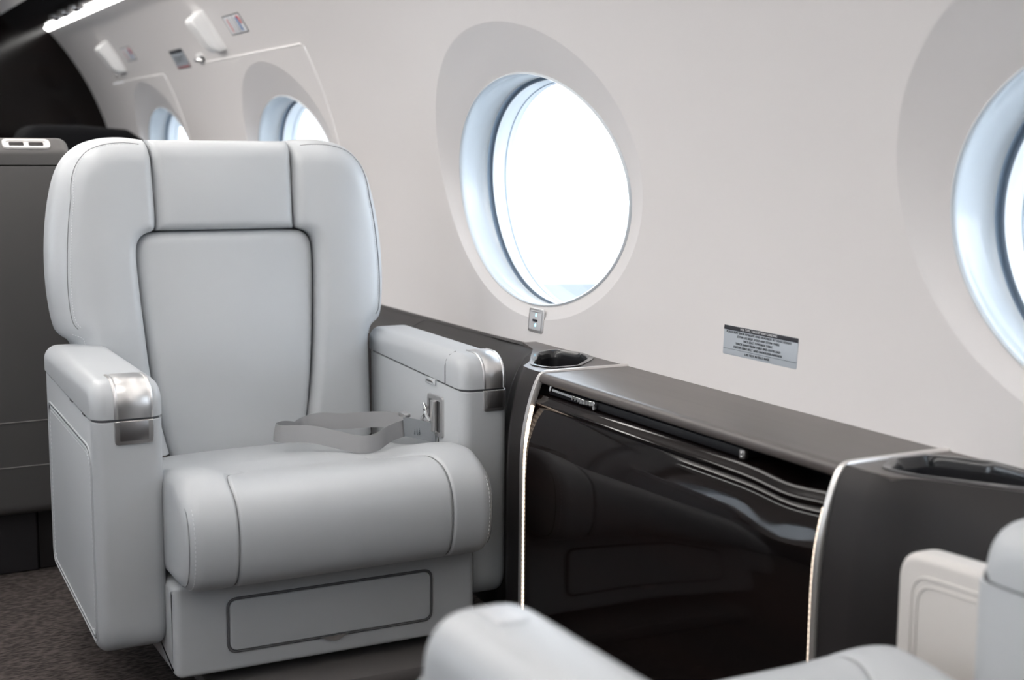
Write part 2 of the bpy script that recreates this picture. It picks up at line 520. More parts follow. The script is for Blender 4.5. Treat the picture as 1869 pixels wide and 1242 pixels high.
# strip of light under the valance, both sides
vp = [(1.250, 1.748), (1.235, 1.732), (1.13, 1.725), (1.105, 1.735), (1.09, 1.752), (1.06, 1.785), (1.037, 1.800), (1.03, 1.815)]
for mir in (False, True):
    f = (lambda a: 2 * X0 - a) if mir else (lambda a: a)
    v = thing('overhead_service_panel', 'dark glossy overhead service panel running ' +
              ('above the far aisle side out of the frame' if mir else 'along the ceiling edge at upper left'), 'overhead panel', (f(1.13), 3., 1.725))
    grid('valance', np.array([[(f(a), y, b) for a, b in vp] for y in (Y_BACK, 2., 5., Y_FRONT - .001)]), 'black', v, smooth=60)
    sp = [(1.252, 1.750), (1.262, 1.737), (1.276, 1.729), (1.292, 1.722), (1.30, 1.73)]
    grid('light_strip', np.array([[(f(a), y, b) for a, b in sp] for y in (Y_BACK, 2., 5., Y_FRONT - .002)]), 'strip', v, smooth=60)
    if not mir:
        # eyeball outlet cluster: ring, ball and switches
        for (cx_, cy_) in ((1.165, 6.35), (1.165, 6.62), (1.165, 6.86)):
            bm = bmesh.new()
            add_tube(bm, [(cx_ + .028 * math.cos(a), cy_ + .05 * math.sin(a), 1.724) for a in np.linspace(0, 2 * PI, 24, endpoint=False)], .007, 8, True)
            e = from_bm('air_vent', bm, 'metal', v)
            bm = bmesh.new(); bmesh.ops.create_uvsphere(bm, u_segments=20, v_segments=12, radius=.022)
            for q in bm.verts: q.co = Vector((q.co.x + cx_, q.co.y * 1.5 + cy_, q.co.z + 1.722))
            from_bm('vent_ball', bm, 'chrome', e)

# things outside: the white wing under the window line
o = grid('aircraft_wing', np.array([[(2.3, 5.6, .22), (3.92, 7.422, .30), (3.95, 7.46, .27), (2.3, 5.6, .10), (2.3, 5.6, .22)],
                                    [(4.2, 4.6, .22), (7.4, 5.87, .30), (7.45, 5.91, .27), (4.2, 4.6, .10), (4.2, 4.6, .22)]]), 'wing')
tag(o, 'pale aircraft wing surface seen low through the large window', 'wing')
struct(box('ground', (2.2, -30, -1.8), (60, 60, -1.7), 'snow'))

# ------------------------------------------------------------------ cushions
def polydist(P, L):
    L = np.array(L, float); a = L[:-1]; b = L[1:]; ab = b - a
    t = np.clip(((P[:, None, :] - a) * ab).sum(-1) / ((ab * ab).sum(-1) + 1e-12), 0, 1)
    return np.linalg.norm(P[:, None, :] - (a + ab * t[..., None]), axis=-1).min(1)

def dens(n, p=1.8):
    """parameter values denser towards both ends"""
    t = np.linspace(0, 1, n); return .5 * (np.sign(t - .5) * (1 - (1 - abs(2 * t - 1)) ** p) + 1)

def pad(name, left, right, base, edges, m, parent, back=.08, bulge=None, nu=40, nv=70, smooth=60):
    """ruled 2-D patch between two (x,z) curves; y = base(x,z) pushed back near the listed edges
    edges: list of (polyline, radius, depth)"""
    L = resample(left, nv); Rr = resample(right, nv); U = dens(nu)
    P = np.array([[L[j] * (1 - u) + Rr[j] * u for u in U] for j in range(nv)])
    F = P.reshape(-1, 2)
    y = np.array([base(a, b) for a, b in F])
    for line, rad, dep in edges:
        d = np.minimum(polydist(F, line) / rad, 1)
        y = y + dep * (1 - np.sqrt(np.clip(1 - (1 - d) ** 2, 0, 1)))
    if bulge is not None: y = y - np.array([bulge(a, b) for a, b in F])
    Q = np.stack([F[:, 0], y, F[:, 1]], -1).reshape(nv, nu, 3)
    bm = bmesh.new(); vs = add_grid(bm, Q)
    # closing walls straight back
    loop = [vs[0][i] for i in range(nu)] + [vs[j][nu - 1] for j in range(1, nv)] + \
           [vs[nv - 1][i] for i in range(nu - 2, -1, -1)] + [vs[j][0] for j in range(nv - 2, 0, -1)]
    bk = []
    for v in loop: bk.append(bm.verts.new((v.co.x, max(v.co.y + .002, base(v.co.x, v.co.z) + back), v.co.z)))
    n = len(loop)
    for i in range(n): bm.faces.new((loop[i], loop[(i + 1) % n], bk[(i + 1) % n], bk[i]))
    bm.faces.new(bk)
    bmesh.ops.remove_doubles(bm, verts=bm.verts, dist=1e-5)
    o = from_bm(name, bm, m, parent, smooth)
    return o

def seat_back(root, XC, leather):
    base0 = lambda x, z: 3.215 + (z - .70) * .12
    sx = XC - .927                                   # outlines below were measured about x = .927
    S = lambda L: [(a + sx, b) for a, b in L]
    wingbase = lambda x, z: base0(x, z) - .018
    outL = [(.565, .40), (.565, .60), (.566, .635), (.564, .655), (.558, .668), (.550, .675), (.538, .681), (.525, .700), (.515, .776),
            (.514, .864), (.522, .952), (.538, 1.030), (.557, 1.077), (.583, 1.107), (.614, 1.127), (.655, 1.138), (.698, 1.1405), (.735, 1.136), (.752, 1.134)]
    inL = [(.760, .40), (.738, .50), (.724, .60), (.716, .696), (.709, .80), (.706, .872), (.711, .900), (.728, .9165), (.752, .921), (.757, .935), (.757, .99), (.755, 1.065), (.753, 1.134)]
    outL = smooth_line(outL, 120, 2); inL = smooth_line(inL, 120, 2)
    outR = [(2 * .927 - a - .002, b) for a, b in outL]; inR = [(2 * .927 - a, b) for a, b in inL]
    g = lambda x, z: .024 * math.exp(-((abs(x - XC) - .295) / .085) ** 2) * min(1, max(0, (z - .45) / .25))
    # a fan of rows between the outer outline and the groove
    for nm, o_, i_ in (('left_bolster', outL, inL), ('right_bolster', inR, outR)):
        a, b = S([tuple(q) for q in o_]), S([tuple(q) for q in i_])
        if nm == 'left_bolster': E = [(a, .058, .085), (b, .026, .030)]
        else: E = [(b, .058, .085), (a, .026, .030)]
        pad(nm, a, b, wingbase, E, leather, root, back=.11, bulge=g, nu=46, nv=110)
    # headrest
    hl = [(.759, .922), (.7585, .95), (.758, 1.0), (.757, 1.07), (.7565, 1.10), (.757, 1.134)]
    hr = [(2 * .927 - a, b) for a, b in hl]
    H = S([(.759, .922), (2 * .927 - .759, .922), (2 * .927 - .757, 1.136), (.757, 1.136), (.759, .922)])
    pad('headrest', S(hl), S(hr), lambda x, z: base0(x, z) - .012, [(H, .022, .026), (S([(.757, 1.137), (1.097, 1.137)]), .045, .04)], leather, root, back=.09,
        bulge=lambda x, z: .012 * math.cos((x - XC) / .17 * PI / 2) * max(0, 1 - ((z - 1.0) / .13) ** 2), nu=40, nv=44)
    # centre panel
    pl = [(.762, .385), (.742, .48), (.727, .60), (.718, .70), (.711, .80), (.708, .87), (.712, .897), (.727, .914), (.752, .9185), (.80, .920)]
    pl = smooth_line(pl, 80, 2); pr = np.array([(2 * .927 - a, b) for a, b in pl])
    Ep = S([tuple(q) for q in pl] + [tuple(q) for q in pr[::-1]])
    c = pad('centre_panel', S([tuple(q) for q in pl]), S([tuple(q) for q in pr]), lambda x, z: base0(x, z) + .004, [(Ep, .024, .030)], leather, root, back=.07,
            bulge=lambda x, z: .022 * math.exp(-((z - .62) / .22) ** 2) * max(0, 1 - ((x - XC) / .25) ** 2) + .010 * math.cos(min(1, abs(x - XC) / .21) * PI / 2), nu=44, nv=80)
    # back shell
    sh = smooth_line(S([(.64, .40), (.640, .62), (.57, .70), (.540, .73), (.530, .80), (.532, .90), (.553, 1.00), (.590, 1.08), (.65, 1.12), (.927, 1.128)]), 50, 2)
    shr = np.array([(2 * XC - a, b) for a, b in sh])
    bm = bmesh.new()
    poly = [tuple(q) for q in sh] + [tuple(q) for q in shr[::-1][1:]]
    r0 = [bm.verts.new((a, base0(a, b) + .07, b)) for a, b in poly]
    r1 = [bm.verts.new((a, base0(a, b) + .13, b)) for a, b in poly]
    r2 = [bm.verts.new((XC + (a - XC) * .93, base0(a, b) + .175, .72 + (b - .72) * .95)) for a, b in poly]
    n = len(poly)
    for p, q in ((r0, r1), (r1, r2)):
        for i in range(n): bm.faces.new((p[i], p[(i + 1) % n], q[(i + 1) % n], q[i]))
    bm.faces.new(r0); bm.faces.new(r2)
    from_bm('back_shell', bm, leather, root, 60)
    # stitched side seam that follows the outline
    for side in (-1, 1):
        L = []
        for a, b in outL:
            if b > .676: L.append((a, b))
        P = []; Q = []
        L = np.array(L); ctr = np.array([.74, .88])
        for a, b in L[1:-3]:
            kk = 1 - .62 * max(0., min(1., (b - 1.02) / .10))
            v = ctr - np.array([a, b]); v = v / np.linalg.norm(v)
            for ins, out in ((.034, P), (.041, Q)):
                q = np.array([a, b]) + v * ins * kk
                dd = float(polydist(np.array([q]), L)[0]); xx = q[0] + sx; zz = q[1]
                y = wingbase(xx, zz) + .085 * (1 - math.sqrt(max(0, 1 - (1 - min(1, dd / .058)) ** 2))) - g(xx, zz) - .0003
                out.append((xx if side < 0 else 2 * XC - xx, y, zz))
        P = smooth_line(P, 90, 1); Q = smooth_line(Q, 90, 1)
        tube('side_seam', P, .0011, 'seam_soft', root, n=5)
        stitches('stitching', Q, parent=root)
        nb = []
        for a, b in [(.553, .692), (.562, .689), (.571, .686), (.577, .679), (.579, .668), (.579, .655)]:
            dd = float(polydist(np.array([(a, b)]), outL)[0]); xx = a + sx
            y = wingbase(xx, b) + .085 * (1 - math.sqrt(max(0, 1 - (1 - min(1, dd / .058)) ** 2))) - g(xx, b) - .0003
            nb.append((xx if side < 0 else 2 * XC - xx, y, b))
        stitches('stitching', smooth_line(nb, 24, 2), parent=root)

def seat_cushion(root, x0, x1, leather, front=0.):
    XC = (x0 + x1) / 2; hw = (x1 - x0) / 2
    prof = smooth_line([(3.26, .36), (3.20, .392), (3.0, .411), (2.88, .427), (2.76, .446), (2.67, .458), (2.60, .461), (2.545, .447), (2.518, .414),
                        (2.509, .365), (2.515, .312), (2.531, .276), (2.565, .256), (2.62, .2515), (2.72, .2515)], 120, 3)
    nx = 330
    us = np.r_[np.linspace(-1, -.9, 14)[:-1], np.linspace(-.9, .9, nx - 26), np.linspace(.9, 1, 14)[1:]]
    P = np.zeros((len(prof), len(us), 3))
    tang = np.gradient(prof, axis=0); tang /= np.linalg.norm(tang, axis=1)[:, None]
    nr = np.stack([tang[:, 1], -tang[:, 0]], -1)      # outward?
    if nr[30][1] < 0: nr = -nr
    def seam_x(y, z):
        # distance of the side seams from the centre: straight on the front roll, curving inwards on top
        t = max(0., min(1., (y - 2.56) / .20)) if z > .43 else 0.
        return .228 - .085 * t * t
    for i, (y, z) in enumerate(prof):
        for j, u in enumerate(us):
            d = abs(u) * hw; e = (hw - d) / .036
            h = 0. if e >= 1 else .036 * (1 - math.sqrt(max(0, 1 - (1 - e) ** 2)))
            top = max(0., min(1., (y - 2.53) / .09)) if z > .37 else 0.
            bol = max(0., min(1., (d - .17) / .10)); bol = bol * bol * (3 - 2 * bol)
            lift = .021 * bol * top * math.exp(-((y - 2.67) / .19) ** 2)
            val = -.006 * (1 - bol) * top * math.exp(-((y - 2.76) / .08) ** 2)
            crown = .008 * (1 - (d / .25) ** 2) * max(0, min(1, (y - 2.78) / .1)) if d < .25 else 0
            g = abs(d - seam_x(y, z)); fade = 1 if y < 2.72 or z < .4 else max(0, 1 - (y - 2.72) / .08)
            groove = -.0050 * math.exp(-(g / .0035) ** 2) * fade
            dd = -h + lift + val + crown + groove
            P[i, j] = (XC + u * hw, y + nr[i][0] * dd, z + nr[i][1] * dd)
    bm = bmesh.new(); vs = add_grid(bm, P)
    n = len(prof)
    for j in (0, len(us) - 1):
        bm.faces.new([vs[i][j] for i in range(n)])
    c = from_bm('seat_cushion', bm, leather, root, 50)
    for s in (-1, 1):
        # seam line pressed into the groove
        path = []
        for i, (y, z) in enumerate(prof):
            if y < 2.77 and z > .2545:
                d = seam_x(y, z); top = max(0., min(1., (y - 2.53) / .09)) if z > .37 else 0.
                bol = max(0., min(1., (d - .17) / .10)); bol = bol * bol * (3 - 2 * bol)
                lift = .021 * bol * top * math.exp(-((y - 2.67) / .19) ** 2) - .006 * (1 - bol) * top * math.exp(-((y - 2.76) / .08) ** 2)
                dd = lift - .0034
                path.append((XC + s * d, y + nr[i][0] * dd, z + nr[i][1] * dd))
        tube('panel_seam', path, .0010, 'seam_soft', c, n=5)
        path = []; p2 = []
        for i, (y, z) in enumerate(prof):
            if y < 2.68 and z > .2545:
                path.append((XC + s * (hw - .0075), y - nr[i][0] * .0132, z - nr[i][1] * .0132))
                p2.append((XC + s * (hw - .017), y - nr[i][0] * .0048, z - nr[i][1] * .0048))
        tube('edge_seam', path, .0010, 'seam_soft', c, n=5)
        stitches('stitching', p2, parent=c, step=.009, ln=.005, r=.0008)
    return c

def armrest(root, x0, x1, yf, yb, side, leather, strap, nm='armrest', split=False):
    """side = -1: outer face looks to -x"""
    a = thing(nm, None, None, (0, 0, 0)); a.parent = root; a.location = -root.location
    w = x1 - x0
    from_bm('arm_body', round_prism([(yf, .100), (yf, .583), (yb, .607), (yb, .155)], [.06, .002, .002, .05], x0, x1, .024, [1, 0, 1, 1]), leather, a, 50)
    cp_, cr_ = [(yf - .001, .588), (yf, .663), (yb + .010, .668), (yb + .012, .612)], [.002, .060, .034, .002]
    from_bm('arm_cap', round_prism(cp_, cr_, x0 - .002, x1 + .002, .030, [1, 1, 1, 0], 14), leather, a, 50)
    # dark gap between cap and body
    from_bm('cap_seam', round_prism([(yf + .003, .578), (yf + .003, .592), (yb - .003, .616), (yb - .003, .600)], [.001] * 4, x0 + .003, x1 - .003, .024, [1, 0, 1, 0], 2, 6), 'seam', a)
    # metal strap wrapping the nose of the cap
    q_ = offset_corners(cp_, [-.0008] * 4); top = [q for q in rpoly(q_, cr_, 14) if q[0] < yf + .07 and q[1] > .5885]
    top = [(yf - .0018, .589)] + sorted(top, key=lambda q: q[0] + q[1]) + [(yf + .088, .6642)]
    top = smooth_line(top, 44, 1)
    us = [(0, -.003), (.0, .0004), (.03, .0022), (.07, .0022), (.10, .0006), (.13, .0006), (.16, .0016), (.84, .0016), (.87, .0006), (.90, .0006), (.93, .0022), (.97, .0022), (1, .0004), (1, -.003)]
    tg = np.gradient(top, axis=0); tg /= np.linalg.norm(tg, axis=1)[:, None]
    nr = np.stack([-tg[:, 1], tg[:, 0]], -1)
    P = [[(strap[0] + (strap[1] - strap[0]) * u, q[0] + n_[0] * h, q[1] + n_[1] * h) for u, h in us] for q, n_ in zip(top, nr)]
    st = grid('metal_strap', np.array(P), 'metal', a, smooth=35)
    s0, s1 = strap
    # latch plate under the strap
    S = rpoly([(s0, .537), (s1, .537), (s1, .585), (s0, .585)], [.009, .009, .002, .002], 5)
    bm = inflate(S, -(yf + .004), -(yf - .004), .002, None, 3)
    for v in bm.verts: v.co = Vector((v.co.y, -v.co.x, v.co.z))
    lp = from_bm('latch_plate', bm, 'metal', a)
    box('latch_button', (s0 + .010 * (s1 - s0) / .075, yf - .0062, .545), (s1 - .010 * (s1 - s0) / .075, yf - .002, .584), 'metal_dark', lp, .0012, 2)
    # stitched panel on the outer face
    xo = (x0 - .0005) if side < 0 else (x1 + .0005)
    for k, (ins, r_, mm) in enumerate(((0, .0018, leather), (.010, .0016, leather), (.005, .0011, 'seam'))):
        L = rpoly([(yf + .024 + ins, .13 + ins), (yf + .024 + ins, .53 - ins), (yb - .04 - ins, .545 - ins), (yb - .04 - ins, .17 + ins)], [.02, .05, .03, .03], 10)
        tube('panel_piping', [(xo, p, q) for p, q in L], r_, mm, a, n=6, closed=True)
    L = rpoly([(yf + .042, .148), (yf + .042, .512), (yb - .058, .527), (yb - .058, .188)], [.02, .045, .02, .02], 10)
    stitches('stitching', [(xo, p, q) for p, q in L], parent=a, step=.010, ln=.0055, r=.0008)
    # small hinge notches in the seam
    for yy in (yf + .21, yf + .075) if side < 0 else ():
        box('hinge_notch', (xo - .001, yy, .582 + (yy - yf) * .042), (xo + .004, yy + .025, .590 + (yy - yf) * .042), 'seam', a, .001, 1)
    return a

# ------------------------------------------------------------------ main armchair
def chair_base(root, x0, x1, leather, yf=2.632):
    S = rpoly([(yf, .058), (yf + .004, .250), (3.22, .250), (3.22, .058)], [.012, .012, .02, .02], 5)
    b = from_bm('seat_skirt', inflate(S, x0, x1, .018, None, 5), leather, root, 50)
    XC = (x0 + x1) / 2
    # drawer front, standing in a dark gap
    dx0, dx1, dz0, dz1 = XC - .223, XC + .223, .102, .208
    L = rpoly([(dx0, dz0), (dx1, dz0), (dx1, dz1), (dx0, dz1)], .018, 8)
    S2 = [(p, q) for p, q in L]
    bm = inflate(S2, -(yf + .004), -(yf - .0045), .0035, None, 4)
    for v in bm.verts: v.co = Vector((v.co.y, -v.co.x, v.co.z))
    dr = from_bm('drawer_front', bm, leather, root, 50)
    bmx = bmesh.new()
    L2 = rpoly([(dx0 - .0028, dz0 - .0028), (dx1 + .0028, dz0 - .0028), (dx1 + .0028, dz1 + .0028), (dx0 - .0028, dz1 + .0028)], .020, 8)
    add_tube(bmx, [(p, yf - .0002, q) for p, q in L2], .0030, 8, True)
    from_bm('drawer_gap', bmx, 'seam', dr)
    # finger pull at the lower edge
    bm = bmesh.new()
    n = 18
    P = [[(XC - .030 + .06 * i / n, yf - .0060 - .002 * k, dz0 - .001 - (1 - k) * .012 * math.sin(PI * i / n)) for i in range(n + 1)] for k in (0, .5, 1)]
    grid('finger_pull', np.array(P), 'silver', dr)
    return b

def webbing(root, path, w=.046, name='belt_strap', tw=None, m='web'):
    """ribbon standing on edge: path of bottom points, leaning slightly"""
    P = smooth_line(path, 110, 3); T = np.gradient(P, axis=0); T /= np.linalg.norm(T, axis=1)[:, None]
    th = .0014; rows = []
    for i, (p, t) in enumerate(zip(P, T)):
        s = i / (len(P) - 1)
        ln = tw(s) if tw else 0.
        nrm = np.cross(t, (0, 0, 1)); nrm /= np.linalg.norm(nrm)
        up = np.array((0, 0, 1)) * math.cos(ln) + nrm * math.sin(ln); nn = np.cross(t, up)
        a = p; b = p + up * w
        rows.append([a + nn * th / 2, a + up * w * .5 + nn * th, b + nn * th / 2, b - nn * th / 2, a + up * w * .5 - nn * th, a - nn * th / 2])
    return grid(name, np.array(rows), m, root, cv=True, smooth=60)

chair = thing('armchair', 'light grey leather executive armchair with winged backrest and metal-tipped armrests, facing the camera', 'armchair', (.955, 2.95, 0))
seat_back(chair, .927, 'leather')
seat_cushion(chair, .628, 1.290, 'leather')
chair_base(chair, .628, 1.298, 'leather')
armL = armrest(chair, .495, .633, 2.690, 3.250, -1, 'leather', (.536, .612))
armR = armrest(chair, 1.292, 1.408, 2.690, 3.250, 1, 'leather', (1.342, 1.396))
chair_plinth = box('swivel_plinth', (.70, 2.55, 0.0), (1.25, 3.15, .030), 'plinth', chair, .006, 2)
box('swivel_column', (.78, 2.72, .028), (1.15, 3.10, .065), 'seam', chair, .004, 1)
# inner face details of the right armrest
bm = bmesh.new(); add_tube(bm, [(1.2895, 2.777, .592), (1.2895, 2.777, .632), (1.2935, 2.777, .646), (1.302, 2.777, .657), (1.316, 2.777, .6635)], .0013, 5)
from_bm('cap_split', bm, 'seam', armR)
lt = box('release_catch', (1.2875, 2.83, .578), (1.294, 2.885, .593), 'leather', armR, .002, 2)
box('catch_slot', (1.2865, 2.84, .583), (1.289, 2.875, .588), 'metal_dark', lt, .0008, 1)
# harness socket plate with its fittings
def frame_plate(name, x, y0, y1, z0, z1, bw, th, m, parent):
    out = rpoly([(y0, z0), (y1, z0), (y1, z1), (y0, z1)], .008, 5); n = len(out)
    inn = rpoly([(y0 + bw, z0 + bw), (y1 - bw, z0 + bw), (y1 - bw, z1 - bw), (y0 + bw, z1 - bw)], .003, 5)
    rings = [[(x + .001, a, b) for a, b in out], [(x - th, a * .985 + .015 * (y0 + y1) / 2, b * .985 + .015 * (z0 + z1) / 2) for a, b in out],
             [(x - th, a, b) for a, b in inn], [(x + .001, a, b) for a, b in inn]]
    return grid(name, np.array(rings), m, parent, cv=True, smooth=30)
PX = 1.291
sk = frame_plate('harness_socket', PX, 2.788, 2.872, .462, .556, .011, .004, 'metal', armR)
box('socket_recess', (PX - .0005, 2.796, .468), (PX + .002, 2.864, .550), 'seam', sk)
bm = bmesh.new(); add_box(bm, (PX - .014, 2.816, .472), (PX - .002, 2.836, .546), .003, 2)
from_bm('socket_bar', bm, 'metal', sk)
bm = bmesh.new(); add_tube(bm, [(PX - .004, 2.872, .520), (PX - .020, 2.858, .532), (PX - .024, 2.840, .524), (PX - .020, 2.834, .505), (PX - .006, 2.836, .49)], .0045, 8)
from_bm('socket_hook', bm, 'chrome', sk)
bm = bmesh.new(); add_tube(bm, [(PX - .008, 2.868, .480), (PX - .022, 2.862, .496), (PX - .020, 2.845, .512)], .0035, 8)
from_bm('socket_pin', bm, 'chrome', sk)

# lap belt
belt = webbing(chair, [(1.235, 2.885, 0.454), (1.19, 2.87, 0.447), (1.15, 2.835, .436), (1.105, 2.835, .434), (1.065, 2.885, .442), (1.02, 2.940, .450), (.975, 2.97, .446), (.960, 2.985, .446),
                       (.955, 3.01, .447), (.99, 3.03, .448), (1.03, 3.04, 0.438)], .040, 'seat_belt', tw=lambda s: .25 * math.sin(s * 3.0))
webbing(belt, [(1.03, 3.055, 0.437), (1.055, 3.075, 0.444), (1.09, 3.06, 0.455), (1.13, 3.02, 0.454), (1.19, 3.00, 0.458), (1.235, 2.96, 0.462), (1.25, 2.905, 0.458)], .038, 'belt_return', tw=lambda s: -.15)
tg_ = webbing(belt, [(1.234, 2.882, .455), (1.255, 2.862, .452), (1.276, 2.84, .448), (1.288, 2.825, .444)], .048, 'belt_label', tw=lambda s: .18, m='label')
bm = bmesh.new()
for r_ in range(7):
    for c_ in range(3):
        add_box(bm, (0, 0, 0), (.0016, .0036, .0022), mtx=Matrix.Translation((1.250 + c_ * .0036, 2.8610 - c_ * .0044 - .0022, .462 + r_ * .0046)))
from_bm('label_print', bm, 'print', tg_)
box('belt_keeper', (1.228, 2.872, .500), (1.246, 2.905, .510), 'metal', belt, .003, 2)
bm = bmesh.new(); add_tube(bm, [(1.288, 2.832, .500), (1.2925, 2.824, .480), (1.2925, 2.818, .452), (1.288, 2.816, .438)], .0028, 8)
from_bm('belt_clip', bm, 'chrome', belt)

# ------------------------------------------------------------------ foreground armchair (faces away)
fore = thing('armchair', 'pale grey leather armchair in the blurred foreground, cut off at lower right', 'armchair', (.95, .75, 0))
def flip(o, cx_, y_front_src, y_front_dst):
    """turn a part built for the main chair to face the other way"""
    me = o.data
    off = o.matrix_world
    for v in me.vertices:
        x, y, z = v.co
        v.co = (2 * cx_ - x, y_front_dst - (y - y_front_src), z)
    me.flip_normals() if False else None
FX0, FX1 = .628, 1.235
tmp = thing('tmp', None, None)
cf = seat_cushion(tmp, FX0, FX1, 'leather')
for o in list(cf.children):
    if o.name.startswith(('stitching', 'edge_seam')): bpy.data.objects.remove(o)
parts = [cf] + list(cf.children)
for o in parts: flip(o, (FX0 + FX1) / 2, 2.60, 1.275)
cf.parent = fore; cf.location = -fore.location + Vector((0, 0, .018))
def arm_fore(x0, x1, yf, yb, top, nm):
    a = thing(nm, None, None); a.parent = fore; a.location = -fore.location
    zs = top - .078
    from_bm('arm_body', round_prism([(yf, .10), (yf, zs - .004), (yb, zs - .004), (yb, .12)], [.05, .002, .002, .04], x0, x1, .03, [1, 0, 1, 1]), 'leather', a, 50)
    from_bm('arm_cap', round_prism([(yf, zs), (yf, top), (yb, top + .004), (yb, zs)], [.002, .085, .03, .002], x0 - .002, x1 + .002, .050, [1, 1, .4, 0], 16), 'leather', a, 50)
    from_bm('cap_seam', round_prism([(yf - .003, zs - .008), (yf - .003, zs + .005), (yb, zs + .005), (yb, zs - .008)], [.001] * 4, x0 + .003, x1 - .003, .030, [1, 0, 1, 0], 2, 6), 'seam', a)
    return a
afl = arm_fore(.545, .675, 1.262, .45, .655, 'armrest')
path = [q for q in rpoly(offset_corners([(1.262, .577), (1.262, .655), (.45, .659), (.45, .577)], [-.0006] * 4), [.002, .085, .03, .002], 16) if q[0] > 1.16 and q[1] > .600]
path = smooth_line(sorted(path, key=lambda q: q[1] - q[0]) + [(1.15, .6564)], 30, 1)
grid('metal_strap', np.array([[(.592, a - .003, b - .003), (.594, a, b), (.626, a, b), (.628, a - .003, b - .003)] for a, b in path]), 'metal', afl)
afr = arm_fore(1.242, 1.36, 1.165, .45, .690, 'armrest')
# pale side wing with its piped border
S = rpoly([(1.345, .10), (1.345, .590), (.60, .625), (.60, .10)], [.04, .045, .02, .02], 10)
sw = from_bm('side_wing', inflate(S, 1.298, 1.345, .012, None, 6), 'beige', fore, 50)
for ins in (.030, .040):
    L = rpoly([(1.345 - ins, .15), (1.345 - ins, .592 - ins), (.64, .622 - ins), (.64, .15)], [.03, .035, .03, .03], 10)
    tube('wing_piping', [(1.2978, p, q) for p, q in L], .0020, 'beige', sw, n=6, closed=True)
b_ = chair_base(tmp, FX0, FX1, 'leather')
for o in [b_]: flip(o, (FX0 + FX1) / 2, 2.632, 1.16)
b_.parent = fore; b_.location = -fore.location
for o in list(tmp.children): 
    for c_ in list(o.children): bpy.data.objects.remove(c_)
    bpy.data.objects.remove(o)
bpy.data.objects.remove(tmp)

# ------------------------------------------------------------------ side cabinet between the two seats
ZT = .645
Y1, Y2 = 1.58, 2.535
cab = thing('side_cabinet', 'glossy dark veneer side cabinet with satin brown top under the window wall', 'cabinet', (1.45, (Y1 + Y2) / 2, 0))
g = .006
prof = [(1.60, .0), (1.360, .0), (1.360, .30), (1.3605, .42), (1.3625, .47), (1.366, .50), (1.372, .525), (1.380, .549), (1.388, .566), (1.3915, .572), (1.3885, .5765),
        (1.3865, .582), (1.3900, .587), (1.3965, .592), (1.400, .598), (1.43, .599), (1.60, .599)]
ys = np.linspace(Y1 + g, Y2 - g, 40)
bm = bmesh.new()
P = np.zeros((len(ys), len(prof), 3))
for i, y in enumerate(ys):
    t = (y - Y1) / (Y2 - Y1)
    dip = -.008 * math.exp(-((t - .115) / .075) ** 2)      # finger scoop in the lip near the near end
    for j, (x, z) in enumerate(prof):
        k = dip if .52 < z < .5985 else (dip if z >= .5985 else 0)
        P[i, j] = (x, y, z + (k if z > .52 else 0))
vs = add_grid(bm, P); bm.faces.new(vs[0]); bm.faces.new(vs[-1][::-1])
door = from_bm('table_door', bm, 'gloss', cab, 25)
top = [(1.645, ZT), (1.412, ZT), (1.404, ZT - .001), (1.3985, ZT - .004), (1.3965, ZT - .009), (1.397, ZT - .019), (1.402, ZT - .0225), (1.43, ZT - .023), (1.645, ZT - .023)]
bm = bmesh.new(); vs = add_grid(bm, np.array([[(x, y, z) for x, z in top] for y in (Y1 + g, (Y1 + Y2) / 2, Y2 - g)]))
bm.faces.new(vs[0]); bm.faces.new(vs[-1][::-1]); from_bm('cabinet_top', bm, 'satin', cab, 60)
box('slot_back', (1.50, Y1 + g, .575), (1.52, Y2 - g, .625), 'slot', cab)
leaf = box('table_leaf', (1.412, 1.835, .5995), (1.50, 2.515, .6165), 'slot', cab, .003, 2)
tl = thing('table_latch', None, None); tl.parent = cab; tl.location = -cab.location
bm = bmesh.new()
Mx = lambda y, z, a: Matrix.Translation((1.408, y, z)) @ Matrix.Rotation(a, 4, 'X')
add_box(bm, (-.003, -.085, -.0035), (.003, .085, .0035), .001, 1, Mx(2.405, .6125, .02))
add_box(bm, (-.004, -.03, -.005), (.004, .03, .005), .001, 1, Mx(2.345, .6105, -.08))
from_bm('latch_bar', bm, 'chrome', tl)
for yy_, zz_, an_ in ((2.497, .617, .5), (2.322, .608, -.4)):
    bm = bmesh.new(); add_box(bm, (-.003, -.004, -.009), (.003, .004, .009), .001, 1, Mx(yy_, zz_, an_))
    from_bm('latch_arm', bm, 'chrome', tl)
bm = bmesh.new()
for q in range(7): add_tube(bm, [(1.4035, 2.33 + q * .012, .607), (1.4035, 2.33 + q * .012, .6155)], .0012, 6)
from_bm('latch_teeth', bm, 'metal', tl)
hg = box('leaf_hinge', (1.405, 1.825, .600), (1.415, 1.84, .616), 'metal_dark', cab, .002, 2)
for q in (.6045, .6115):
    bm = bmesh.new(); bmesh.ops.create_uvsphere(bm, u_segments=10, v_segments=8, radius=.0022)
    for v in bm.verts: v.co += Vector((1.4045, 1.831, q))
    from_bm('hinge_screw', bm, 'chrome', hg)

